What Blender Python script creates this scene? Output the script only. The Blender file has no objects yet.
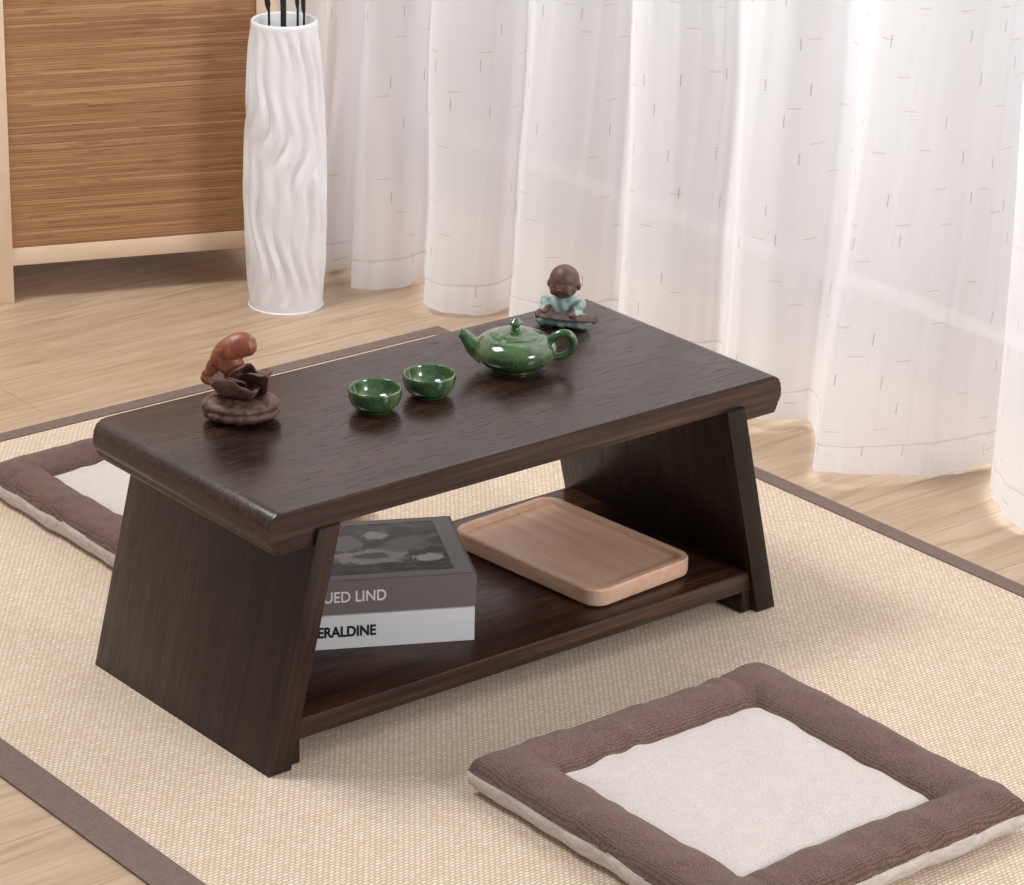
import bpy, bmesh, math, random
from mathutils import Vector, Matrix, noise
random.seed(7)
scn=bpy.context.scene
scn.view_settings.view_transform='Standard'
COL=scn.collection
# ------------------------------------------------------------ camera
C=Vector((-2.0017,-2.5495,1.5168)); PSI,TH,RO,F=0.8825,0.3762,0.0225,3152.4
r=Vector((math.sin(PSI),-math.cos(PSI),0)); fw=Vector((math.cos(PSI)*math.cos(TH),math.sin(PSI)*math.cos(TH),-math.sin(TH)))
u=r.cross(fw); r2=r*math.cos(RO)+u*math.sin(RO); u2=-r*math.sin(RO)+u*math.cos(RO)
cd=bpy.data.cameras.new('camera'); co=bpy.data.objects.new('camera',cd); COL.objects.link(co)
m=Matrix((( r2.x,u2.x,-fw.x,C.x),(r2.y,u2.y,-fw.y,C.y),(r2.z,u2.z,-fw.z,C.z),(0,0,0,1)))
co.matrix_world=m; cd.sensor_width=36; cd.lens=F/1024*36; cd.clip_end=50
scn.camera=co
CAMROT=math.atan2(-math.cos(PSI),math.sin(PSI))   # heading used for the small ornaments

# ------------------------------------------------------------ helpers
def srgb(c):
    return tuple(((v/255)/12.92 if v/255<=0.04045 else ((v/255+0.055)/1.055)**2.4) for v in c)+(1,)
class NT:
    def __init__(s,name):
        s.m=bpy.data.materials.new(name); s.m.use_nodes=True; s.t=s.m.node_tree; s.n=s.t.nodes; s.l=s.t.links
        s.b=s.n['Principled BSDF']; s.out=s.n['Material Output']
    def node(s,t,**k):
        n=s.n.new(t)
        for a,b in k.items(): setattr(n,a,b)
        return n
    def put(s,sock,v):
        if isinstance(v,bpy.types.NodeSocket): s.l.new(v,sock)
        else: sock.default_value=v
    def M(s,op,a,b=None,c=None):
        n=s.node('ShaderNodeMath',operation=op); s.put(n.inputs[0],a)
        if b is not None: s.put(n.inputs[1],b)
        if c is not None: s.put(n.inputs[2],c)
        return n.outputs[0]
    def coord(s,which='Object',scale=(1,1,1),shear=0):
        tc=s.node('ShaderNodeTexCoord'); src=tc.outputs[which]
        if shear:
            sp=s.node('ShaderNodeSeparateXYZ'); s.l.new(src,sp.inputs[0]); cb=s.node('ShaderNodeCombineXYZ')
            s.l.new(s.M('MULTIPLY_ADD',sp.outputs[2],shear,sp.outputs[0]),cb.inputs[0]); s.l.new(sp.outputs[1],cb.inputs[1]); s.l.new(sp.outputs[2],cb.inputs[2]); src=cb.outputs[0]
        mp=s.node('ShaderNodeMapping'); s.l.new(src,mp.inputs[0])
        mp.inputs['Scale'].default_value=scale
        return mp.outputs[0]
    def noise(s,vec,scale=5,detail=4,rough=.5,dist=0):
        n=s.node('ShaderNodeTexNoise'); s.l.new(vec,n.inputs['Vector']); n.inputs['Scale'].default_value=scale
        n.inputs['Detail'].default_value=detail; n.inputs['Roughness'].default_value=rough; n.inputs['Distortion'].default_value=dist
        return n.outputs['Fac']
    def ramp(s,fac,stops):
        n=s.node('ShaderNodeValToRGB'); s.put(n.inputs[0],fac); e=n.color_ramp.elements
        while len(e)<len(stops): e.new(.5)
        for i,(p,c) in enumerate(stops): e[i].position=p; e[i].color=c
        return n.outputs[0]
    def mix(s,fac,a,b,mode='MIX'):
        n=s.node('ShaderNodeMix',data_type='RGBA',blend_type=mode); s.put(n.inputs[0],fac); s.put(n.inputs[6],a); s.put(n.inputs[7],b)
        return n.outputs[2]
    def bump(s,h,st=.3,d=.001):
        n=s.node('ShaderNodeBump'); s.put(n.inputs['Height'],h); n.inputs['Strength'].default_value=st; n.inputs['Distance'].default_value=d
        s.l.new(n.outputs[0],s.b.inputs['Normal'])
    def base(s,v,rough=.5,spec=.5):
        s.put(s.b.inputs['Base Color'],v); s.put(s.b.inputs['Roughness'],rough); s.b.inputs['Specular IOR Level'].default_value=spec
        return s.m

def link(o,parent=None,loc=None,rot=None):
    COL.objects.link(o)
    if parent is not None: o.parent=parent
    if loc is not None: o.location=loc
    if rot is not None: o.rotation_euler=rot
    return o
def mk(name,verts,faces,mat,parent=None,smooth=True,loc=None,rot=None,auto=None):
    me=bpy.data.meshes.new(name); me.from_pydata([tuple(v) for v in verts],[],faces); me.materials.append(mat)
    bm=bmesh.new(); bm.from_mesh(me); bmesh.ops.remove_doubles(bm,verts=bm.verts,dist=1e-6); bmesh.ops.recalc_face_normals(bm,faces=bm.faces); bm.to_mesh(me); bm.free()
    for p in me.polygons: p.use_smooth=smooth
    if auto is not None: me.set_sharp_from_angle(angle=math.radians(auto))
    return link(bpy.data.objects.new(name,me),parent,loc,rot)
def bmobj(name,bm,mat,parent=None,smooth=False,loc=None,rot=None,auto=None):
    me=bpy.data.meshes.new(name); bmesh.ops.recalc_face_normals(bm,faces=bm.faces); bm.to_mesh(me); bm.free(); me.materials.append(mat)
    for p in me.polygons: p.use_smooth=smooth
    if auto is not None: me.set_sharp_from_angle(angle=math.radians(auto))
    return link(bpy.data.objects.new(name,me),parent,loc,rot)
def box(name,lo,hi,mat,parent=None,bev=0.0,seg=2,loc=None,rot=None):
    bm=bmesh.new(); bmesh.ops.create_cube(bm,size=1)
    for v in bm.verts:
        v.co=Vector([lo[i]+(v.co[i]+.5)*(hi[i]-lo[i]) for i in range(3)])
    if bev: bmesh.ops.bevel(bm,geom=bm.edges[:],offset=bev,segments=seg,affect='EDGES',profile=.5)
    return bmobj(name,bm,mat,parent,bool(bev),loc,rot,40 if bev else None)
def extrude_profile(name,prof,y0,y1,mat,parent=None,bev=0,auto=40):
    n=len(prof); bm=bmesh.new()
    a=[bm.verts.new((x,y0,z)) for x,z in prof]; b=[bm.verts.new((x,y1,z)) for x,z in prof]
    fa=bm.faces.new(a); fb=bm.faces.new(b[::-1])
    for i in range(n): bm.faces.new((a[i],a[(i+1)%n],b[(i+1)%n],b[i]))
    if bev:
        es=[e for f in (fa,fb) for e in f.edges]
        bmesh.ops.bevel(bm,geom=es,offset=bev,segments=2,affect='EDGES',profile=.5,clamp_overlap=True)
    return bmobj(name,bm,mat,parent,True,auto=auto)
def lathe(name,prof,mat,parent=None,seg=64,mod=None,loc=None,rot=None,auto=None):
    vs=[];fs=[];n=len(prof)
    for i,(rr,z) in enumerate(prof):
        for k in range(seg):
            a=2*math.pi*k/seg; q=rr; zz=z
            if mod: q,zz=mod(rr,z,a,i)
            vs.append((q*math.cos(a),q*math.sin(a),zz))
    for i in range(n-1):
        for k in range(seg):
            k2=(k+1)%seg; fs.append((i*seg+k,i*seg+k2,(i+1)*seg+k2,(i+1)*seg+k))
    if prof[0][0]>1e-5: fs.append(tuple(range(seg))[::-1])
    if prof[-1][0]>1e-5: fs.append(tuple((n-1)*seg+k for k in range(seg)))
    return mk(name,vs,fs,mat,parent,True,loc,rot,auto)
def smooth_path(pts,n=10):
    P=[Vector(p) for p in pts]; out=[]
    for i in range(len(P)-1):
        p0=P[max(i-1,0)];p1=P[i];p2=P[i+1];p3=P[min(i+2,len(P)-1)]
        for k in range(n):
            t=k/n; out.append(.5*((2*p1)+(-p0+p2)*t+(2*p0-5*p1+4*p2-p3)*t*t+(-p0+3*p1-3*p2+p3)*t**3))
    out.append(P[-1]); return out
def tube(name,pts,rad,mat,parent=None,seg=16,n=8,flat=1.0,loc=None,rot=None,cap=True):
    P=smooth_path([tuple(p)+(rad[i],) for i,p in enumerate(pts)],n)
    Q=[Vector(p[:3]) for p in P]; R=[max(p[3],1e-4) for p in P]
    vs=[];fs=[];prev=None
    for i,q in enumerate(Q):
        t=(Q[min(i+1,len(Q)-1)]-Q[max(i-1,0)]).normalized()
        if prev is None:
            a=Vector((0,1,0)) if abs(t.y)<.9 else Vector((1,0,0))
            prev=(a-t*a.dot(t)).normalized()
        prev=(prev-t*prev.dot(t)).normalized(); b=t.cross(prev)
        for k in range(seg):
            an=2*math.pi*k/seg; vs.append(q+prev*math.cos(an)*R[i]*flat+b*math.sin(an)*R[i])
    for i in range(len(Q)-1):
        for k in range(seg):
            k2=(k+1)%seg; fs.append((i*seg+k,i*seg+k2,(i+1)*seg+k2,(i+1)*seg+k))
    if cap: fs.append(tuple(range(seg))); fs.append(tuple((len(Q)-1)*seg+k for k in range(seg)))
    return mk(name,vs,fs,mat,parent,True,loc,rot)
def blob(name,parts,mat,parent=None,voxel=.0012,sm=4,loc=None,rot=None,disp=None):
    """parts: (center, radii, euler) ellipsoids fused into one continuous skin"""
    bm=bmesh.new()
    for c,rd,e in parts:
        mt=Matrix.Translation(c)@Matrix.Rotation(e[2],4,'Z')@Matrix.Rotation(e[1],4,'Y')@Matrix.Rotation(e[0],4,'X')@Matrix.Diagonal((rd[0],rd[1],rd[2],1))
        bmesh.ops.create_uvsphere(bm,u_segments=28,v_segments=18,radius=1,matrix=mt)
    me=bpy.data.meshes.new(name+'_src'); bm.to_mesh(me); bm.free()
    o=bpy.data.objects.new(name+'_src',me); COL.objects.link(o)
    md=o.modifiers.new('r','REMESH'); md.mode='VOXEL'; md.voxel_size=voxel
    s=o.modifiers.new('s','SMOOTH'); s.iterations=sm; s.factor=.5
    dg=bpy.context.evaluated_depsgraph_get(); me2=bpy.data.meshes.new_from_object(o.evaluated_get(dg)); me2.name=name
    bpy.data.objects.remove(o,do_unlink=True); bpy.data.meshes.remove(me)
    me2.materials.clear(); me2.materials.append(mat)
    if disp:
        for v in me2.vertices: v.co=v.co+v.normal*disp(v.co)
    for p in me2.polygons: p.use_smooth=True
    return link(bpy.data.objects.new(name,me2),parent,loc,rot)
def tag(o,label,cat,group=None):
    o['label']=label; o['category']=cat
    if group: o['group']=group
def empty(name,loc,rotz,label,cat,group=None):
    o=bpy.data.objects.new(name,None); o.empty_display_size=.03; link(o,None,loc,(0,0,rotz)); tag(o,label,cat,group); return o
def struct(o): o['kind']='structure'; return o

# ------------------------------------------------------------ materials
def dark_wood(name,axis,lift=0,shear=0,spec=.5,r0=.35,pk=.6):
    t=NT(name)
    def cc(a,b): return t.coord('Object',{'x':(a,b,b),'z':(b,b,a)}[axis],shear)
    n1=t.noise(cc(.7,26),1.6,3,.6,.2)
    n2=t.noise(cc(3.0,190),1.6,2,.6)
    n3=t.noise(cc(14,230),2.0,2,.6)
    c1=t.ramp(n1,[(.28,srgb((30+lift,18+lift*.5,14+lift*.3))),(.50,srgb((44+lift,28+lift*.55,21+lift*.4))),(.74,srgb((64+lift,40+lift*.55,29+lift*.4)))])
    c2=t.ramp(n2,[(.34,(.62,.60,.59,1)),(.52,(.95,.93,.92,1)),(.70,(1.38,1.3,1.24,1))])
    c=t.mix(1.0,c1,c2,'MULTIPLY')
    pore=t.M('GREATER_THAN',n3,.60)
    c=t.mix(t.M('MULTIPLY',pore,pk),c,srgb((13,8,7)))
    ro=t.M('MULTIPLY_ADD',pore,.20,t.M('MULTIPLY_ADD',n2,-.12,r0))
    t.bump(t.M('SUBTRACT',n2,pore),.18,.0004)
    return t.base(c,ro,spec)
W_X=dark_wood('dark wood long grain','x',5,0,.7,.31,.55)
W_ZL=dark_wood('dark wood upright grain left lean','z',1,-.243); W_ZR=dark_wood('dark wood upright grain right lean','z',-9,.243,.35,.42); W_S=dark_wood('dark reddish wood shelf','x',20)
def edge_wood():
    t=NT('dark wood edge'); n1=t.noise(t.coord('Object',(1.6,60,90)),3,5,.65,.4)
    c=t.ramp(n1,[(.36,srgb((30,18,14))),(.54,srgb((58,36,26))),(.74,srgb((100,66,48)))])
    t.bump(n1,.3,.0006); return t.base(c,.38)
W_E=edge_wood()
def light_wood(name,a,b,c,scale,rough=.45):
    t=NT(name); n=t.noise(t.coord('Object',scale),3,4,.5,.6)
    t.bump(n,.06,.0004); return t.base(t.ramp(n,[(.3,srgb(a)),(.55,srgb(b)),(.75,srgb(c))]),rough)
TRAYW=light_wood('beech tray wood',(222,178,150),(234,194,168),(240,206,182),(22,2.2,22))
FRAMEW=light_wood('pale ash frame',(232,206,178),(238,214,188),(243,221,198),(20,20,3))
RAILW=light_wood('pale ash rail',(230,204,176),(237,212,186),(242,219,196),(2,20,20))
def bamboo():
    t=NT('bamboo slat panel'); tc=t.node('ShaderNodeTexCoord'); sp=t.node('ShaderNodeSeparateXYZ'); t.l.new(tc.outputs['Object'],sp.inputs[0])
    z=sp.outputs[2]; f=t.M('FRACT',t.M('DIVIDE',z,.0040)); rw=t.M('FLOOR',t.M('DIVIDE',z,.0040))
    wn=t.node('ShaderNodeTexWhiteNoise',noise_dimensions='1D'); t.l.new(rw,wn.inputs['W'])
    g=t.M('LESS_THAN',f,.22)
    n=t.noise(t.coord('Object',(3,3,260)),1.0,3,.6,.0); n2=t.noise(t.coord('Object',(12,12,260)),1.0,2,.6)
    n3=t.noise(t.coord('Object',(1.2,1.2,16)),1.0,3,.6)
    k=t.M('ADD',t.M('MULTIPLY',n,.75),t.M('MULTIPLY',wn.outputs['Value'],.18))
    c=t.ramp(k,[(.28,srgb((142,100,66))),(.46,srgb((180,134,94))),(.66,srgb((212,170,130)))])
    c=t.mix(t.M('MULTIPLY',t.M('GREATER_THAN',n2,.60),.50),c,srgb((112,76,48)))
    c=t.mix(t.M('MULTIPLY',n3,.5),c,srgb((168,120,82)))
    c=t.mix(t.M('MULTIPLY',g,.34),c,srgb((104,68,42)))
    t.bump(t.M('SUBTRACT',1.0,g),.15,.0005); return t.base(c,.5)
BAMB=bamboo()
def plain(name,c,rough=.5,spec=.5,bumps=None):
    t=NT(name)
    if bumps:
        n=t.noise(t.coord('Object'),bumps[0],3,.6); t.bump(n,bumps[1],.001)
        col=t.mix(n,srgb([max(0,v-6) for v in c]),srgb([min(255,v+6) for v in c])); return t.base(col,rough,spec)
    return t.base(srgb(c),rough,spec)
CERAM=plain('white glazed ceramic',(242,243,247),.28,.5,(30,.05))
def glaze():
    t=NT('green crackle glaze'); n=t.noise(t.coord('Object'),42,4,.6,.6)
    vo=t.node('ShaderNodeTexVoronoi',feature='DISTANCE_TO_EDGE'); t.l.new(t.coord('Object'),vo.inputs['Vector']); vo.inputs['Scale'].default_value=150
    cr=t.M('LESS_THAN',vo.outputs['Distance'],.035)
    c=t.ramp(n,[(.32,srgb((40,66,38))),(.53,srgb((58,90,50))),(.70,srgb((88,118,68)))])
    c=t.mix(t.M('MULTIPLY',cr,.22),c,srgb((126,150,100)))
    t.b.inputs['Coat Weight'].default_value=.8; t.b.inputs['Coat Roughness'].default_value=.04
    return t.base(c,.16,.6)
GLAZE=glaze()
def clay(name,a,b,rough=.5,sc=90,bs=.3):
    t=NT(name); n=t.noise(t.coord('Object'),sc,5,.7,.5); t.bump(n,bs,.001)
    return t.base(t.ramp(n,[(.3,srgb(a)),(.7,srgb(b))]),rough)
CLAY=clay('brown clay',(72,48,42),(130,96,84),.5,110,.8); CLAYR=clay('red clay',(108,54,38),(166,98,70),.4,70,.4)
SKIN=clay('brown figurine clay',(84,58,50),(116,84,74),.45,40)
ROBE=clay('celadon glaze robe',(126,150,144),(182,200,194),.3,120)
ZITH=clay('umber clay',(66,50,46),(106,84,76),.45,120)
def fabric(name,a,b,scale,st=.6,wav=.25):
    t=NT(name); v=t.coord('Object')
    w1=t.node('ShaderNodeTexWave',bands_direction='X'); w2=t.node('ShaderNodeTexWave',bands_direction='Y')
    for w in (w1,w2):
        t.l.new(v,w.inputs[0]); w.inputs['Scale'].default_value=scale; w.inputs['Distortion'].default_value=3; w.inputs['Detail'].default_value=2; w.inputs['Detail Scale'].default_value=3
    mlt=t.M('MULTIPLY',w1.outputs['Fac'],w2.outputs['Fac']); n=t.noise(v,520,3,.7); n2=t.noise(v,60,4,.7)
    k=t.M('ADD',t.M('MULTIPLY',mlt,wav),t.M('ADD',t.M('MULTIPLY',n,.85-wav),t.M('MULTIPLY',n2,.15)))
    t.bump(k,st,.0010); t.b.inputs['Sheen Weight'].default_value=.1
    return t.base(t.ramp(k,[(.28,srgb(a)),(.62,srgb(b))]),.95,.1)
BROWNF=fabric('brown linen',(84,64,60),(144,118,110),130,.5,.25); BEIGEF=fabric('beige linen',(196,186,181),(232,223,218),120,.35,.3)
def rugmat():
    t=NT('woven jute rug'); v=t.coord('Object')
    br=t.node('ShaderNodeTexBrick'); t.l.new(v,br.inputs['Vector']); br.offset=.5
    br.inputs['Color1'].default_value=srgb((252,244,232)); br.inputs['Color2'].default_value=srgb((236,220,200)); br.inputs['Mortar'].default_value=srgb((184,150,120))
    br.inputs['Scale'].default_value=1; br.inputs['Brick Width'].default_value=.0070; br.inputs['Row Height'].default_value=.0046
    br.inputs['Mortar Size'].default_value=.0008; br.inputs['Mortar Smooth'].default_value=.7; br.inputs['Bias'].default_value=0
    n=t.noise(t.coord('Object',(5,150,1)),3,3,.6); n2=t.noise(v,2.5,3,.6); n3=t.noise(v,340,3,.7); n4=t.noise(t.coord('Object',(110,6,1)),3,3,.6)
    c=t.mix(t.M('MULTIPLY',n,.36),br.outputs['Color'],srgb((204,174,144)))
    c=t.mix(t.M('MULTIPLY',n4,.16),c,srgb((200,170,140)))
    c=t.mix(t.M('MULTIPLY',t.M('GREATER_THAN',n3,.59),.30),c,srgb((180,144,112)))
    c=t.mix(t.M('MULTIPLY',n2,.10),c,srgb((222,204,182)))
    t.bump(t.M('SUBTRACT',1.0,br.outputs['Fac']),.5,.0011); return t.base(c,.9,.15)
RUGM=rugmat(); RUGB=fabric('brown rug binding',(106,88,80),(142,122,113),200,.4,.2)
def floormat():
    t=NT('oak plank floor'); v=t.coord('Object')
    br=t.node('ShaderNodeTexBrick'); t.l.new(v,br.inputs['Vector']); br.offset=.37
    br.inputs['Color1'].default_value=(.3,.3,.3,1); br.inputs['Color2'].default_value=(.7,.7,.7,1); br.inputs['Mortar'].default_value=(0,0,0,1)
    br.inputs['Scale'].default_value=1; br.inputs['Brick Width'].default_value=.9; br.inputs['Row Height'].default_value=.125; br.inputs['Mortar Size'].default_value=.0008; br.inputs['Bias'].default_value=0
    n=t.noise(t.coord('Object',(1.6,16,1)),3,6,.6,1.2); n2=t.noise(t.coord('Object',(5,120,1)),2,3,.6)
    c=t.ramp(n,[(.28,srgb((170,144,118))),(.5,srgb((194,169,143))),(.72,srgb((210,188,164)))])
    c=t.mix(t.M('MULTIPLY',n2,.28),c,srgb((168,142,116)))
    c=t.mix(.15,c,br.outputs['Color'],'SOFT_LIGHT')
    c=t.mix(t.M('MULTIPLY',br.outputs['Fac'],.5),c,srgb((124,100,80)))
    return t.base(c,.36,.4)
FLOORM=floormat()
WALLM=plain('warm white plaster',(226,220,216),.9,.2,(60,.05))
ALU=plain('grey window frame',(176,172,170),.5)
def glassm():
    t=NT('window glass'); tr=t.node('ShaderNodeBsdfTransparent'); gl=t.node('ShaderNodeBsdfGlossy'); gl.inputs['Roughness'].default_value=.02
    mx=t.node('ShaderNodeMixShader'); mx.inputs[0].default_value=.06; t.l.new(tr.outputs[0],mx.inputs[1]); t.l.new(gl.outputs[0],mx.inputs[2]); t.l.new(mx.outputs[0],t.out.inputs[0]); return t.m
GLASS=glassm()
def curtainm():
    t=NT('sheer voile with woven dashes'); tc=t.node('ShaderNodeTexCoord'); sp=t.node('ShaderNodeSeparateXYZ'); t.l.new(tc.outputs['UV'],sp.inputs[0])
    U,V=sp.outputs[0],sp.outputs[1]
    def dash(cu,cv,dens,hw,hh,seed):
        fv=t.M('DIVIDE',V,cv); rv=t.M('FLOOR',fv)
        fu=t.M('ADD',t.M('DIVIDE',U,cu),t.M('MULTIPLY',rv,.377)); ru=t.M('FLOOR',fu)
        cb=t.node('ShaderNodeCombineXYZ'); t.l.new(ru,cb.inputs[0]); t.l.new(rv,cb.inputs[1]); cb.inputs[2].default_value=seed
        wn=t.node('ShaderNodeTexWhiteNoise',noise_dimensions='3D'); t.l.new(cb.outputs[0],wn.inputs['Vector'])
        on=t.M('LESS_THAN',wn.outputs['Value'],dens)
        sc=t.node('ShaderNodeSeparateColor'); t.l.new(wn.outputs['Color'],sc.inputs[0])
        lu=t.M('ABSOLUTE',t.M('SUBTRACT',t.M('FRACT',fu),t.M('MULTIPLY_ADD',sc.outputs[0],.4,.3)))
        lv=t.M('ABSOLUTE',t.M('SUBTRACT',t.M('FRACT',fv),t.M('MULTIPLY_ADD',sc.outputs[1],.4,.3)))
        a=t.M('LESS_THAN',t.M('MULTIPLY',lu,cu),hw); b=t.M('LESS_THAN',t.M('MULTIPLY',lv,cv),hh)
        return t.M('MULTIPLY',on,t.M('MULTIPLY',a,b))
    dv=dash(.060,.055,.40,.0007,.0080,1.0); dh=dash(.07,.045,.42,.009,.0008,5.0)
    lines=t.M('LESS_THAN',t.M('FRACT',t.M('DIVIDE',V,.0047)),.35)
    hem=t.M('LESS_THAN',V,.040)
    seam=t.M('LESS_THAN',t.M('ABSOLUTE',t.M('SUBTRACT',V,.041)),.0011)
    weave=t.noise(t.coord('UV',(500,50,1)),1,2,.6)
    c=t.mix(t.M('MULTIPLY',lines,.08),srgb((249,248,250)),srgb((208,203,203)))
    c=t.mix(t.M('MULTIPLY',weave,.12),c,srgb((218,213,213)))
    c=t.mix(t.M('MULTIPLY',dh,.55),c,srgb((210,184,152))); c=t.mix(t.M('MULTIPLY',dv,.60),c,srgb((156,146,143)))
    c=t.mix(t.M('MULTIPLY',seam,.35),c,srgb((186,178,174)))
    df=t.node('ShaderNodeBsdfDiffuse'); tl=t.node('ShaderNodeBsdfTranslucent'); tr=t.node('ShaderNodeBsdfTransparent')
    t.l.new(c,df.inputs[0]); t.l.new(c,tl.inputs[0])
    m1=t.node('ShaderNodeMixShader'); m1.inputs[0].default_value=.44; t.l.new(df.outputs[0],m1.inputs[1]); t.l.new(tl.outputs[0],m1.inputs[2])
    m2=t.node('ShaderNodeMixShader'); 
    op=t.M('MAXIMUM',t.M('MULTIPLY_ADD',hem,.08,.89),t.M('MULTIPLY',t.M('MAXIMUM',dv,dh),.97))
    t.l.new(op,m2.inputs[0]); t.l.new(tr.outputs[0],m2.inputs[1]); t.l.new(m1.outputs[0],m2.inputs[2]); t.l.new(m2.outputs[0],t.out.inputs[0])
    return t.m
CURT=curtainm()

# ------------------------------------------------------------ setting
struct(box('floor',(-3.2,-3.6,-.05),(1.16,2.3,0),FLOORM))
struct(box('wall_back',(-3.2,1.95,0),(1.2,2.05,2.5),WALLM))
WX=1.06
struct(box('wall_right',(WX,1.50,0),(WX+.1,1.95,2.5),WALLM))
struct(box('wall_right_front',(WX,-3.6,0),(WX+.1,-1.5,2.5),WALLM))
struct(box('trim_1',(WX,-1.5,0),(WX+.1,1.5,.03),ALU))
bmw=bmesh.new()
def addbox(bm,lo,hi):
    rr=bmesh.ops.create_cube(bm,size=1)
    for v in rr['verts']: v.co=Vector([lo[i]+(v.co[i]+.5)*(hi[i]-lo[i]) for i in range(3)])
for y in (-1.5,-.5,.5,1.45): addbox(bmw,(WX+.02,y,.03),(WX+.07,y+.05,2.5))
addbox(bmw,(WX+.02,-1.5,.03),(WX+.07,1.5,.08)); addbox(bmw,(WX+.02,-1.5,2.42),(WX+.07,1.5,2.5))
wo=bmobj('window_1',bmw,ALU); struct(wo)
g=struct(box('window_2',(WX+.043,-1.45,.08),(WX+.047,1.45,2.42),GLASS))
struct(box('baseboard_back',(-3.2,1.935,0),(1.06,1.95,.07),ALU))

# ------------------------------------------------------------ curtain
ctl=[(.82,1.62,0),(.76,1.49,0),(.81,1.36,0),(.735,1.25,0),(.775,1.19,0),(.656,1.123,0),(.70,1.10,0),(.712,1.143,0),(.690,1.085,0),(.636,1.028,3),(.690,.995,3),(.742,.998,3),(.712,.950,5),
 (.662,.893,7),(.676,.850,7),(.704,.831,7),(.745,.825,7),(.776,.834,8),(.755,.800,10),(.715,.759,13),(.735,.715,13),(.790,.680,8),(.842,.668,4),(.80,.615,4),(.746,.557,4),(.757,.505,5),(.800,.465,6),(.831,.447,6),(.79,.385,8),
 (.733,.326,8),(.738,.263,9),(.775,.240,12),(.805,.233,15),(.745,.160,25),(.673,.093,28),(.682,.062,28),(.709,.046,27),(.760,.020,22),(.813,.004,20),(.865,-.012,10),(.901,-.013,4),(.84,-.06,2),(.781,-.124,0),(.763,-.182,0),(.775,-.24,0),(.84,-.29,0),(.88,-.31,0),(.80,-.38,0),(.74,-.45,0),(.76,-.55,0),(.86,-.62,0),(.78,-.72,0),(.80,-.85,0),(.88,-.95,0),(.80,-1.05,0),(.86,-1.2,0),(.8,-1.35,0)]
P=smooth_path(ctl,18)
rows=[0,.004,.02,.05,.09,.13,.17,.22,.27,.32,.38,.44,.5,.56,.62,.68,.75,.82,.9,1.0,1.2,1.5,1.9,2.3]
arc=[0]
for i in range(1,len(P)): arc.append(arc[-1]+(P[i].to_2d()-P[i-1].to_2d()).length)
def ridge(s,z,f,g,sd):
    n_=noise.noise(Vector((s*f+.35*math.sin(z*2+s*3),z*g,sd))); return 1-min(1,abs(n_)*3.2)
vs=[];fs=[]
nP=len(P)
for j,z in enumerate(rows):
    for i,p in enumerate(P):
        s=p.z/700*min(z/.5,1.3)
        x=p.x+r.x*s; y=p.y+r.y*s
        k=min(z/2.3,1); x=x+(.80-x)*.22*k
        sm=noise.noise(Vector((arc[i]*2,z*.7,9)))
        rp=-.0105*ridge(arc[i],z,9,.9,2.)*(.60+1.1*sm) -.0040*ridge(arc[i],z,24,1.1,5.) +.0016*math.sin(arc[i]*95)
        q=.026*noise.noise(Vector((arc[i]*3.2,z*2.1,3)))*min(z*3,1)+.018*noise.noise(Vector((arc[i]*7,z*4.0,8)))*min(z*5,1)
        hz_=(.006*math.sin(arc[i]*19)+.005*noise.noise(Vector((arc[i]*14,0,1)))) if z<.05 else 0
        vs.append((x+(rp+q),y+(rp+q)*.5,.010+z+hz_))
for j in range(len(rows)-1):
    for i in range(nP-1): fs.append((j*nP+i,j*nP+i+1,(j+1)*nP+i+1,(j+1)*nP+i))
me=bpy.data.meshes.new('curtain'); me.from_pydata(vs,[],fs); me.materials.append(CURT)
ul=me.uv_layers.new(name='UVMap')
for lp in me.loops:
    vi=lp.vertex_index; ul.data[lp.index].uv=(arc[vi%nP],rows[vi//nP])
for p in me.polygons: p.use_smooth=True
cu=link(bpy.data.objects.new('curtain',me)); tag(cu,'sheer white pleated curtain with small woven dashes hanging to the floor','curtain')

# ------------------------------------------------------------ rug
x1,x2,y2,y1=-.575,.6345,.829,-1.6; bw=.043; bn=.024
rug=empty('rug',(0,0,0),0,'woven beige jute rug with brown fabric binding on the wood floor','rug')
box('rug_weave',(x1+bw*.5,y1+bw*.5,.0001),(x2-bn*.5,y2-bn*.5,.0012),RUGM,rug)
bm=bmesh.new()
for lo,hi in [((x1,y1,.0001),(x1+bw,y2,.0028)),((x2-bn,y1,.0001),(x2,y2,.0028)),((x1+bw,y2-bn,.0001),(x2-bn,y2,.0028)),((x1+bw,y1,.0001),(x2-bn,y1+bw,.0028))]: addbox(bm,lo,hi)
bmobj('rug_binding',bm,RUGB,rug)
RZ=.0014

# ------------------------------------------------------------ low table
tb=empty('low_table',(0,0,0),0,'dark brown wooden low tea table with slanted side panels and shelf','table')
H=.2895; D=.3285; h=.352
def arcp(cx,cz,rr,a0,a1,n=7): return [(cx+rr*math.cos(math.radians(a0+(a1-a0)*i/n)),cz+rr*math.sin(math.radians(a0+(a1-a0)*i/n))) for i in range(n+1)]
right=arcp(h-.017,H-.017,.017,90,0,9)+arcp(h-.010,H-.0265,.010,0,-62,5)+[(h-.0065,H-.0365)]+arcp(h-.0105,H-.0410,.0045,20,-90,4)+[(.297,H-.0455),(.295,H-.0265)]
prof=right+[(-x,z) for x,z in right[::-1]]
o=extrude_profile('tabletop',prof,-D/2,D/2,W_X,tb,bev=.0015)
o.data.materials.append(W_E)
for p in o.data.polygons:
    if p.normal.z<.6 : p.material_index=1
def leg(sgn,mat):
    zt=H-.0265-.0005; zb=RZ-.0001
    xo=lambda z:.3573-.243*z
    pts=[(xo(zb),zb),(xo(zt),zt),(xo(zt)-.028,zt),(xo(zb)-.028,zb)]
    return extrude_profile('side_panel',[(sgn*a,b) for a,b in pts],-.1695,.1670,mat,tb,bev=.0018)
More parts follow.
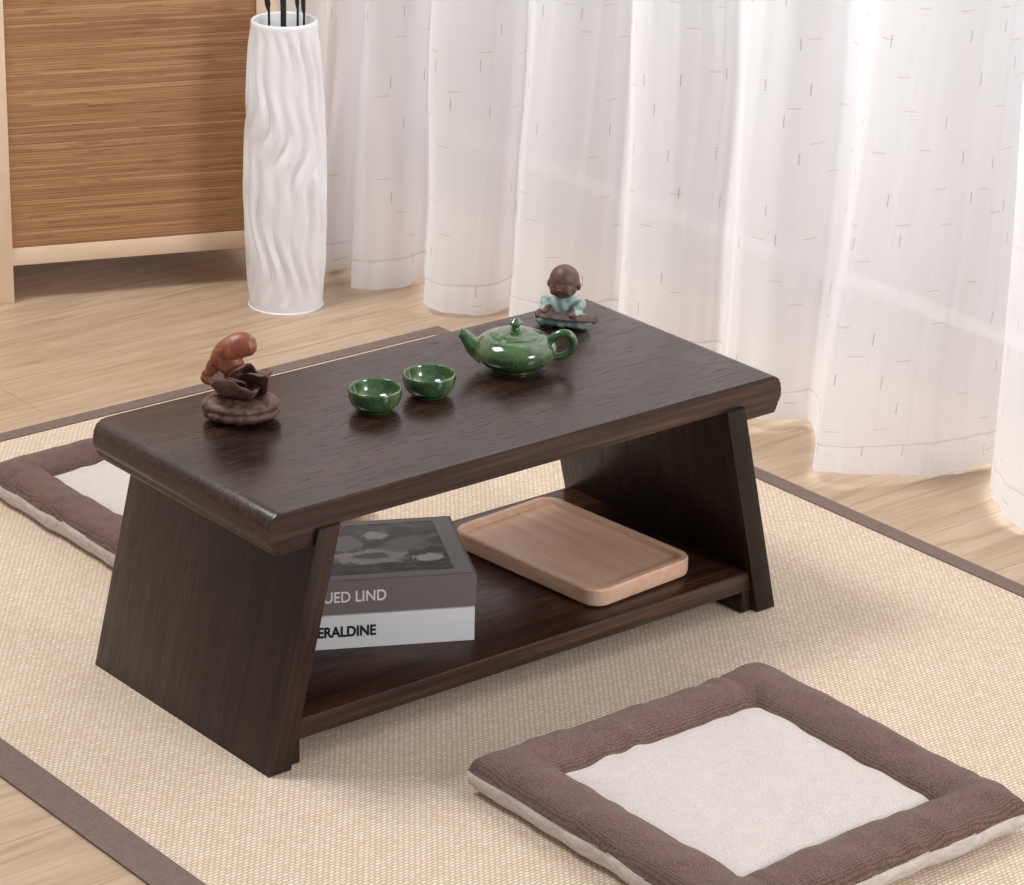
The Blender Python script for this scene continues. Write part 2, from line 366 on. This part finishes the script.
leg(-1,W_ZL); leg(1,W_ZR)
so=box('shelf',(-.322,-.1635,.030),(.322,.157,.0535),W_S,tb,.0015)
so.data.materials.append(W_E)
for p in so.data.polygons:
    if p.normal.z<.6: p.material_index=1
for s in (-1,1):
    xs=sorted([s*.3115,s*.329]); box('shelf_batten',(xs[0],-.160,RZ),(xs[1],.152,.0298),W_ZR,tb,.001)

# ------------------------------------------------------------ floor cushions
def cushion(loc,rot,label,seed,scl=1.0):
    e=empty('floor_cushion',loc,rot,label,'cushion','floor cushions'); e.scale=(scl,scl,1)
    hb=.1345; ho=.204
    base_=[-ho,-.2028,-.2000,-.1955,-.189,-.180,-.170,-.160,-.151,-.144,-.139,-hb,-.130,-.122]
    xs=base_+[-.122+.0122*i for i in range(1,11)]; xs[-1]=0.0
    xs=xs+[-v for v in xs[-2::-1]]; n=len(xs)
    def hgt(x,y):
        ax,ay=abs(x),abs(y); mx=max(ax,ay)
        nz=noise.noise(Vector((x*14+seed,y*14,seed)))*.0040+noise.noise(Vector((x*42,y*42,seed)))*.0030
        if mx>=hb-1e-6:
            t=(mx-hb)/(ho-hb); t=min(max(t,0),1); z=.029+.0175*max(0,1-abs(2*t-1)**2.2)**.65
            al=y if ax>ay else x
            z+=.0016*math.sin(al*150+5*noise.noise(Vector((x*9,y*9,seed))))*noise.noise(Vector((x*8,y*8,seed)))*3*abs(2*t-1)
            for (cx,cy) in ((x,y),(-y,x),(-x,-y),(y,-x)):
                if cy>hb-1e-6 and cx>.07:
                    z-=.0030*math.exp(-((cx-hb)/.006)**2)
            if t>.97: z=.026
            return z+nz*(1 if t<.9 else .3)
        d=hb-mx; return .029+.007*(1-math.exp(-d/.016))+nz*.5
    def xy(x,y):
        pinch=1-.012*(1-(y/ho)**2) ; pinch2=1-.012*(1-(x/ho)**2)
        w=.0050*noise.noise(Vector((x*13,y*13,seed+5)))+.0016*noise.noise(Vector((x*40,y*40,seed+5))); w2=.0050*noise.noise(Vector((x*13,y*13,seed+9)))+.0016*noise.noise(Vector((x*40,y*40,seed+9)))
        k=1-.020*abs(x*y/ho/ho)**9
        return x*pinch*k+w, y*pinch2*k+w2
    for nm,mat,cond in (('cushion_border',BROWNF,lambda a:a>hb),('cushion_panel',BEIGEF,lambda a:a<hb)):
        vs=[];fs=[];idx={}
        def vid(i,j):
            if (i,j) not in idx:
                idx[(i,j)]=len(vs); a,b=xy(xs[i],xs[j]); vs.append((a,b,hgt(xs[i],xs[j])))
            return idx[(i,j)]
        for i in range(n-1):
            for j in range(n-1):
                cx=(xs[i]+xs[i+1])/2; cy=(xs[j]+xs[j+1])/2
                if cond(max(abs(cx),abs(cy))): fs.append((vid(i,j),vid(i+1,j),vid(i+1,j+1),vid(i,j+1)))
        ob=mk(nm,vs,fs,mat,e,True)
        md=ob.modifiers.new('s','SUBSURF'); md.levels=1; md.render_levels=2
    ring=[]; N=40
    base=[(-ho,-ho),(ho,-ho),(ho,ho),(-ho,ho)]
    for k in range(4):
        a=base[k]; b=base[(k+1)%4]
        for i in range(N):
            t=i/N; ring.append((a[0]+(b[0]-a[0])*t,a[1]+(b[1]-a[1])*t))
    prof=[(.994,.0268),(1.002,.0245),(1.003,.020),(.992,.010),(.96,.003),(.92,.0003)]
    vs=[];fs=[];M=len(ring)
    for sc,z in prof:
        for (x,y) in ring:
            a,b=xy(x,y); w=.0016*noise.noise(Vector((x*25,y*25,z*40)))
            vs.append((a*sc+w,b*sc+w,z))
    for q in range(len(prof)-1):
        for i in range(M): fs.append((q*M+i,q*M+(i+1)%M,(q+1)*M+(i+1)%M,(q+1)*M+i))
    fs.append(tuple((len(prof)-1)*M+i for i in range(M)))
    mk('cushion_underside',vs,fs,BEIGEF,e,True)
    return e
cushion((-.0140,-.5190,RZ),-.0115,'square floor cushion with brown border and beige centre on rug',3)
cushion((-.037,.492,RZ),0.0,'square brown bordered floor cushion tucked beside the table',11,.85)

# ------------------------------------------------------------ books
def text(name,s,size,loc,rot,mat,parent,bold=0,sx=1):
    cv=bpy.data.curves.new(name,'FONT'); cv.body=s; cv.size=size; cv.extrude=.0002; cv.align_x='RIGHT'; cv.align_y='CENTER'; cv.offset=bold
    o=bpy.data.objects.new(name,cv); COL.objects.link(o); dg=bpy.context.evaluated_depsgraph_get()
    me=bpy.data.meshes.new_from_object(o.evaluated_get(dg)); bpy.data.objects.remove(o,do_unlink=True)
    me.name=name; me.materials.clear(); me.materials.append(mat)
    o=link(bpy.data.objects.new(name,me),parent,loc,rot); o.scale=(sx,1,1); return o
PAGES=plain('paper pages',(236,230,222),.9,.1); WHITEC=plain('white book cloth',(238,240,245),.5)
GREYC=plain('grey book cover',(120,113,113),.45); BLACK=plain('black ink',(30,28,32),.5); WHITEI=plain('white ink',(244,242,242),.5)
MARG=plain('light grey cover margin',(150,145,144),.4)
def photo():
    # grey scale print: pale tabletop shapes over a dark room
    t=NT('printed cover photograph'); tc=t.node('ShaderNodeTexCoord'); sp=t.node('ShaderNodeSeparateXYZ'); t.l.new(tc.outputs['Object'],sp.inputs[0])
    n=t.noise(t.coord('Object',(1,1,1)),60,5,.65,.8); n2=t.noise(t.coord('Object',(1,2,1)),30,4,.6,.6)
    def ell(cx,cy,rx,ry,soft=.30):
        a=t.M('DIVIDE',t.M('SUBTRACT',sp.outputs[0],cx),rx); b=t.M('DIVIDE',t.M('SUBTRACT',sp.outputs[1],cy),ry)
        d=t.M('ADD',t.M('MULTIPLY',a,a),t.M('MULTIPLY',b,b)); d=t.M('ADD',d,t.M('MULTIPLY_ADD',n,3.6,-1.8))
        mr=t.node('ShaderNodeMapRange'); t.l.new(d,mr.inputs[0]); mr.inputs[1].default_value=1+soft; mr.inputs[2].default_value=1-soft; return mr.outputs[0]
    c=t.ramp(n2,[(.40,srgb((24,23,24))),(.52,srgb((62,59,58))),(.64,srgb((120,116,113)))])
    for e_,col in (((-.105,.060,.046,.018),(186,181,177)),((-.065,.088,.026,.020),(120,115,112)),((-.128,.098,.018,.022),(140,135,131)),((-.045,.050,.018,.010),(216,211,207)),((-.092,.118,.016,.010),(196,191,186)),((-.104,.062,.022,.008),(52,50,49)),((-.060,.125,.014,.014),(22,21,22))):
        c=t.mix(t.M('MULTIPLY',ell(*e_),.9),c,srgb(col))
    return t.base(c,.35)
PHOTO=photo()
def book(loc,rot,L,W,T,mat,label):
    e=empty('book',loc,rot,label,'book','books stacked on the table shelf')
    c=.0025
    bm=bmesh.new()
    addbox(bm,(-L,0,0),(0,W,c)); addbox(bm,(-L,0,T-c),(0,W,T)); addbox(bm,(-L,0,c),(0,c,T-c))
    bmobj('book_cover',bm,mat,e)
    box('page_block',(-L+.004,c,c),(-.004,W-.004,T-c),PAGES,e)
    return e
BR=math.radians(-27.5)
zs=.0537
b1=book((-.050,-.1195,zs),BR,.235,.160,.0390,WHITEC,'thick white book with black spine title lying on the shelf')
text('spine_title','GERALDINE',.0168,(-.1085,-.0003,.0195),(math.pi/2,0,0),BLACK,b1,.0005,.84)
b2=book((-.0475,-.1185,zs+.0398),BR,.236,.161,.0385,GREYC,'thick grey book with monochrome photo cover on the white book')
text('spine_title','ROGUED LIND',.0178,(-.0985,-.0003,.0195),(math.pi/2,0,0),WHITEI,b2,.0002,.86)
box('cover_margin',(-.234,.004,.0384),(-.003,.158,.0387),MARG,b2)
box('cover_photograph',(-.205,.016,.0387),(-.022,.150,.0390),PHOTO,b2)

# ------------------------------------------------------------ tray
def tray():
    W,Dp,T,R=.160,.244,.023,.022
    def rr(w,d,rad,n=8):
        o=[]
        for cx,cy,a0 in ((w/2-rad,d/2-rad,0),(-w/2+rad,d/2-rad,90),(-w/2+rad,-d/2+rad,180),(w/2-rad,-d/2+rad,270)):
            for i in range(n+1):
                a=math.radians(a0+90*i/n); o.append((cx+rad*math.cos(a),cy+rad*math.sin(a)))
        return o
    levels=[(.006,0),( .001,.003),(0,.006),(0,T-.002),(.0015,T),(.0080,T),(.0088,T-.0010),(.0096,T-.0065),(.011,T-.0075),(.013,T-.0077)]
    vs=[];fs=[]
    for ins,z in levels:
        ring=rr(W-2*ins,Dp-2*ins,max(R-ins,.006)); M=len(ring); vs+= [(x,y,z) for x,y in ring]
    for q in range(len(levels)-1):
        for i in range(M): fs.append((q*M+i,q*M+(i+1)%M,(q+1)*M+(i+1)%M,(q+1)*M+i))
    fs.append(tuple(range(M))); fs.append(tuple((len(levels)-1)*M+i for i in range(M)))
    o=mk('serving_tray',vs,fs,TRAYW,None,True,(.1745,-.016,zs),(0,0,math.radians(4.2)),30)
    tag(o,'rounded rectangular light wood tray on the table shelf','tray')
tray()

# ------------------------------------------------------------ tea set
ZT=H+.0003
def cup(loc,label):
    pr=[(0,.002),(.014,.002),(.015,0),(.0185,0),(.0195,.002),(.0250,.0065),(.0282,.0130),(.0294,.0195),(.0293,.0240),(.0282,.0256),(.0268,.0246),(.0252,.0190),(.0225,.0125),(.0165,.0080),(.008,.0062),(0,.0058)]
    P=smooth_path([(a,b,0) for a,b in pr],3)
    o=lathe('tea_cup',[(max(p.x,0),p.y) for p in P],GLAZE,None,56,loc=loc); tag(o,label,'cup','green tea cups'); return o
cup((-.0875,.0135,ZT),'small green crackle glazed tea cup on the table'); 
cup((-.0125,.0145,ZT),'small green crackle glazed tea cup beside the teapot')
tp=empty('teapot',(.118,.026,ZT),CAMROT,'squat green crackle glazed teapot with lid on the table','teapot')
bp=[(0,.002),(.020,.002),(.021,0),(.025,0),(.026,.003),(.036,.007),(.0445,.015),(.0468,.0225),(.0445,.0305),(.037,.0370),(.0295,.0393),(.028,.0400),(.0265,.0395),(.0255,.036),(.030,.030),(.036,.022),(.030,.010),(0,.006)]
lathe('teapot_body',[(max(p.x,0),p.y) for p in smooth_path([(a,b,0) for a,b in bp],4)],GLAZE,tp,64)
lp=[(0,.0365),(.0245,.0385),(.0278,.0400),(.0272,.0411),(.021,.0434),(.012,.0453),(.006,.0459),(0,.0460)]
lid=lathe('lid',[(max(p.x,0),p.y) for p in smooth_path([(a,b,0) for a,b in lp],4)],GLAZE,tp,48)
kp=[(0,.0458),(.0050,.0460),(.0042,.0488),(.0058,.0513),(.0082,.0533),(.0074,.0555),(.0042,.0580),(.0015,.0600),(0,.0604)]
lathe('knob',[(max(p.x,0),p.y) for p in smooth_path([(a,b,0) for a,b in kp],3)],GLAZE,lid,24)
tube('spout',[(-.034,0,.018),(-.045,0,.0240),(-.0520,0,.0315),(-.0575,0,.0385),(-.0625,0,.0410)],[.0145,.0110,.0082,.0064,.0055],GLAZE,tp,20)
tube('handle',[(.036,0,.0310),(.0440,0,.0380),(.0530,0,.0425),(.0615,0,.0400),(.0655,0,.0305),(.0620,0,.0210),(.0540,0,.0155),(.046,0,.0140),(.039,0,.0145)],[.0050,.0050,.0048,.0048,.0048,.0046,.0044,.0044,.0046],GLAZE,tp,16)

# ------------------------------------------------------------ monk figurine
mk_=empty('monk_figurine',(.257,.107,ZT),CAMROT-.30,'small clay child monk figurine in celadon robe playing a zither','figurine')
hz=.0545
head=blob('monk_body',[((0,0,hz),(.0180,.0178,.0190),(0,0,0)),((0,-.005,hz-.007),(.0165,.0150,.0125),(0,0,0)),((0,-.0190,hz-.0070),(.0022,.0025,.0022),(0,0,0)),
   ((-.0182,-.001,hz-.005),(.0024,.0034,.0052),(0,0,0)),((.0182,-.001,hz-.005),(.0024,.0034,.0052),(0,0,0)),((0,.002,.038),(.0085,.0080,.008),(0,0,0)),
   ((-.0090,-.0140,hz-.0105),(.0042,.0045,.0042),(0,0,0)),((.0090,-.0140,hz-.0105),(.0042,.0045,.0042),(0,0,0)),
   ((0,-.0165,hz-.0150),(.0038,.0022,.0020),(0,0,0)),((0,.002,.028),(.012,.010,.012),(0,0,0)),
   ((-.016,-.0235,.0225),(.0046,.0058,.0028),(0,0,0)),((.017,-.0235,.0215),(.0046,.0058,.0028),(0,0,0)),
   ((-.0155,-.012,.023),(.0042,.013,.0042),(0.1,0,0)),((.0165,-.012,.022),(.0042,.013,.0042),(0.1,0,0))],SKIN,mk_,.0009,3)
for sx in (-1,1):
    e_=lathe('eye',[(0,-.0006),(.0018,-.0004),(.0026,0),(.0018,.0004),(0,.0006)],BLACK,mk_,16,loc=(sx*.0066,-.0178,hz-.0025),rot=(math.pi/2,0,0)); e_.scale=(1,.30,1)
blob('robe',[((0,.003,.022),(.0185,.0150,.0180),(0,0,0)),((0,.003,.032),(.0150,.0115,.0075),(0,0,0)),((0,0,.0075),(.031,.0215,.0082),(0,0,0)),((-.022,-.006,.0085),(.0125,.0150,.0088),(0,0,.5)),((.022,-.006,.0085),(.0125,.0150,.0088),(0,0,-.5)),
   ((-.0190,-.003,.025),(.0070,.0120,.0100),(0,-.5,0)),((.0190,-.003,.025),(.0070,.0120,.0100),(0,.5,0)),((-.019,-.012,.020),(.0072,.0100,.0068),(0,0,0)),((.0195,-.012,.019),(.0072,.0100,.0068),(0,0,0))],ROBE,mk_,.0010,3,
   disp=lambda c:.0006*math.sin(c.x*500+c.z*260))
ZX=.0100
blob('zither',[((ZX-.001,-.023,.0180),(.035,.0075,.0024),(.35,.02,.12)),((ZX-.023,-.0255,.0188),(.012,.0080,.0032),(.35,.02,.12)),((ZX-.033,-.0265,.0195),(.0038,.0076,.0042),(.35,0,0)),((ZX+.020,-.0205,.0176),(.016,.0072,.0022),(.35,.02,.12)),((ZX+.034,-.019,.0172),(.0030,.0072,.0036),(.35,.1,0))],ZITH,mk_,.0008,1)

# ------------------------------------------------------------ lotus ornament
lo=empty('lotus_fish_ornament',(-.2185,.078,ZT),CAMROT,'brown clay lotus ornament topped by a red fish on the table','ornament'); lo.scale=(1,1,1.07)
def bd(c):
    a=math.atan2(c.y,c.x); return .0013*noise.noise(c*130)+.0003*math.sin(a*16+c.z*160)
blob('ornament_base',[((0,-.002,.0100),(.0425,.038,.0105),(0,0,0)),((0,-.003,.0170),(.0415,.036,.0095),(0,0,0)),((.004,-.003,.0205),(.034,.030,.0065),(0,0,0)),((.028,-.008,.0185),(.0135,.016,.0105),(0,0,0)),((-.028,-.010,.016),(.0130,.016,.0105),(0,0,0))],CLAY,lo,.0011,3,disp=bd)
def leafmod(rr,z,a,i):
    k=rr/.034; return rr*(1+.12*k*math.sin(5*a+.7)+.02*math.sin(14*a)), z+.0060*k*k*math.sin(3*a+1.2)+.0010*k*math.sin(14*a)
lathe('lotus_leaf',[(.001,.024),(.010,.0240),(.018,.0270),(.025,.032),(.0300,.0390),(.0335,.0450),(.0325,.0460),(.026,.0420),(.018,.038),(.008,.0360),(0,.036)],CLAY,lo,140,mod=leafmod,loc=(-.002,-.003,0))
def petal(n,loc,rot,L,Wd,mat):
    vs=[];fs=[];A,B=18,15
    for i in range(A):
        t=i/(A-1); w=Wd*math.sin(math.pi*min(t*.72+.22,1))**.7
        for j in range(B):
            s_=(j/(B-1)-.5)*2; vs.append((s_*w,-.45*L*math.sin(t*1.5)*t-.45*w*s_*s_+.0006*math.sin(s_*14)*t,L*t*(1-.15*s_*s_*t)+.0006*math.sin(s_*14)))
    for i in range(A-1):
        for j in range(B-1): fs.append((i*B+j,i*B+j+1,(i+1)*B+j+1,(i+1)*B+j))
    o=mk(n,vs,fs,mat,lo,True,loc,rot); md=o.modifiers.new('t','SOLIDIFY'); md.thickness=.0020
    md=o.modifiers.new('b','SUBSURF'); md.levels=1; md.render_levels=1; return o
petal('lotus_petal',(.006,-.006,.034),(.25,.90,0),.038,.015,CLAY)
petal('lotus_petal',(.000,-.002,.034),(.15,.25,.2),.034,.018,CLAY)
petal('lotus_petal',(-.006,-.012,.034),(.35,-.3,0),.022,.016,CLAY)
def fd(c): return .0006*noise.noise(c*140)
blob('fish',[((-.009,-.002,.0735),(.0255,.0130,.0135),(0,-.55,0)),((-.001,-.002,.0765),(.0190,.0120,.0125),(0,-.30,0)),((.009,-.003,.0765),(.0090,.0095,.0090),(0,.1,0)),((-.019,-.002,.0655),(.0160,.0115,.0120),(0,-.9,0)),
   ((-.029,-.002,.0550),(.0095,.0060,.0075),(0,-1.0,0)),((-.034,-.003,.0480),(.0085,.0040,.0055),(0,-.5,0)),((-.036,-.005,.0410),(.0075,.0034,.0045),(0,.4,0)),
   ((-.010,-.004,.058),(.015,.011,.013),(0,.3,0)),((-.004,-.002,.046),(.014,.0100,.014),(0,0,0)),((.0105,-.0115,.0780),(.0016,.0014,.0016),(0,0,0)),((-.010,-.0135,.0720),(.0090,.0022,.0050),(.1,-.55,0))],CLAYR,lo,.0008,4,disp=fd)

# ------------------------------------------------------------ vase
VX,VY=.519,1.045
def vmod(rr,z,a,i):
    w=math.sin(14*a+2.2*math.sin(z*24+a)+1.1*math.sin(z*57+a*2)); w=w*(1-.35*w)
    if rr>.04 and i<VN:
        k=min(1,max(0,(z-.010)/.03))*min(1,max(0,(.418-z)/.03)); q=1+.35*math.sin(z*33+3*a)
        return rr+.0034*w*k*q, z
    return rr,z
vp=[(0,.001),(.051,.0),(.0535,.003),(.0545,.02),(.0565,.07),(.0585,.13),(.0590,.19),(.0575,.25),(.0550,.31),(.0515,.36),(.0488,.40),(.0480,.420)]
V=[(p.x,p.y) for p in smooth_path([(a,b,0) for a,b in vp],10)]; VN=len(V)
V+=[(.0478,.4235),(.0462,.4255),(.0440,.4255),(.0428,.4230),(.0426,.39),(.044,.3),(.044,.05),(0,.04)]
va=lathe('vase',V,CERAM,None,240,mod=vmod,loc=(VX,VY,0)); tag(va,'tall white ceramic vase with wavy vertical ridges on the floor','vase')
STEM=plain('dark dried stem',(34,30,32),.6)
RM=Matrix.Rotation(CAMROT,3,'Z')
for k,(bx,by,tx,ty,rad,lw) in enumerate([(-.018,.004,-.022,.004,.0018,.008),(-.002,-.012,.000,-.016,.0042,.004),(.014,.010,.018,.016,.0018,.004),(.024,-.010,.029,-.014,.0018,.004)]):
    def at(z): 
        t=(z-.045)/(.424-.045); return RM@Vector((bx+(tx-bx)*t,by+(ty-by)*t,z))
    e=empty('dried_branch',(VX,VY,0),0,'dark dried branch with pointed leaves standing in the white vase','branch','dried branches in the vase')
    tube('stem',[at(.045),at(.2),at(.43),at(.60),at(.72)],[rad]*5,STEM,e,8)
    bm=bmesh.new()
    for q,(zz,sd) in enumerate([(.431,-1),(.47,1),(.52,-1),(.57,1),(.62,-1)]):
        b0=at(zz); dirv=(RM@Vector((sd*lw*14,.0,1))).normalized(); sdv=(RM@Vector((1,0,-sd*lw*14))).normalized()
        a=[bm.verts.new(b0+dirv*.045*s_+sdv*w*max(lw,.006)/.008) for s_,w in ((0,0),(.3,.004),(.7,.004),(1,0),(.7,-.004),(.3,-.004))]
        bm.faces.new(a)
    lf=bmobj('leaves',bm,STEM,e); md=lf.modifiers.new('t','SOLIDIFY'); md.thickness=.0008

# ------------------------------------------------------------ cabinet
CB=empty('cabinet',(.199,1.279,0),math.radians(-20.9),'low cabinet with woven bamboo slat doors and pale wood frame','cabinet')
box('cabinet_body',(-.62,.012,.080),(.385,.30,.74),FRAMEW,CB)
box('cabinet_rail',(-.62,.0,.055),(.395,.30,.0815),RAILW,CB,.001)
box('cabinet_top',(-.66,-.01,.7405),(.42,.315,.765),FRAMEW,CB,.002)
for a,b in ((-.63,-.045),(.0005,.366)):
    box('door',(a,.001,.082),(b,.0118,.735),BAMB,CB)
for x in (-.044,.367,-.67):
    box('cabinet_leg',(x,-.006,0),(x+.044,.0115,.7400) if x!=.367 else (x+.03,.0115,.7400),FRAMEW,CB,.001)
for x in (-.66,.367): box('cabinet_leg',(x,.27,0),(x+.03,.299,.0548),FRAMEW,CB,.001)

# ------------------------------------------------------------ light
w=bpy.data.worlds.new('world'); scn.world=w; w.use_nodes=True
bg=w.node_tree.nodes['Background']; bg.inputs[0].default_value=(.985,.99,1.0,1); bg.inputs[1].default_value=.33
def area(name,loc,target,size,power,col=(1,1,1)):
    l=bpy.data.lights.new(name,'AREA'); l.shape='RECTANGLE'; l.size,l.size_y=size; l.energy=power; l.color=col
    o=bpy.data.objects.new(name,l); COL.objects.link(o); o.location=loc
    o.rotation_euler=(Vector(target)-Vector(loc)).to_track_quat('-Z','Y').to_euler(); return o
area('softbox_light',(-.8,1.0,2.7),(.1,.0,0),(.8,.8),48,(1,.985,.972))
area('front_fill_light',(.75,-3.3,1.7),(.1,.2,.1),(1.1,1.1),60,(1,.985,.972))  # added soft fill from the front, out of view, brightens shelf and tray
area('window_light',(1.9,-.1,1.6),(.2,-.05,.2),(2.4,2.2),80,(1,.992,.988))
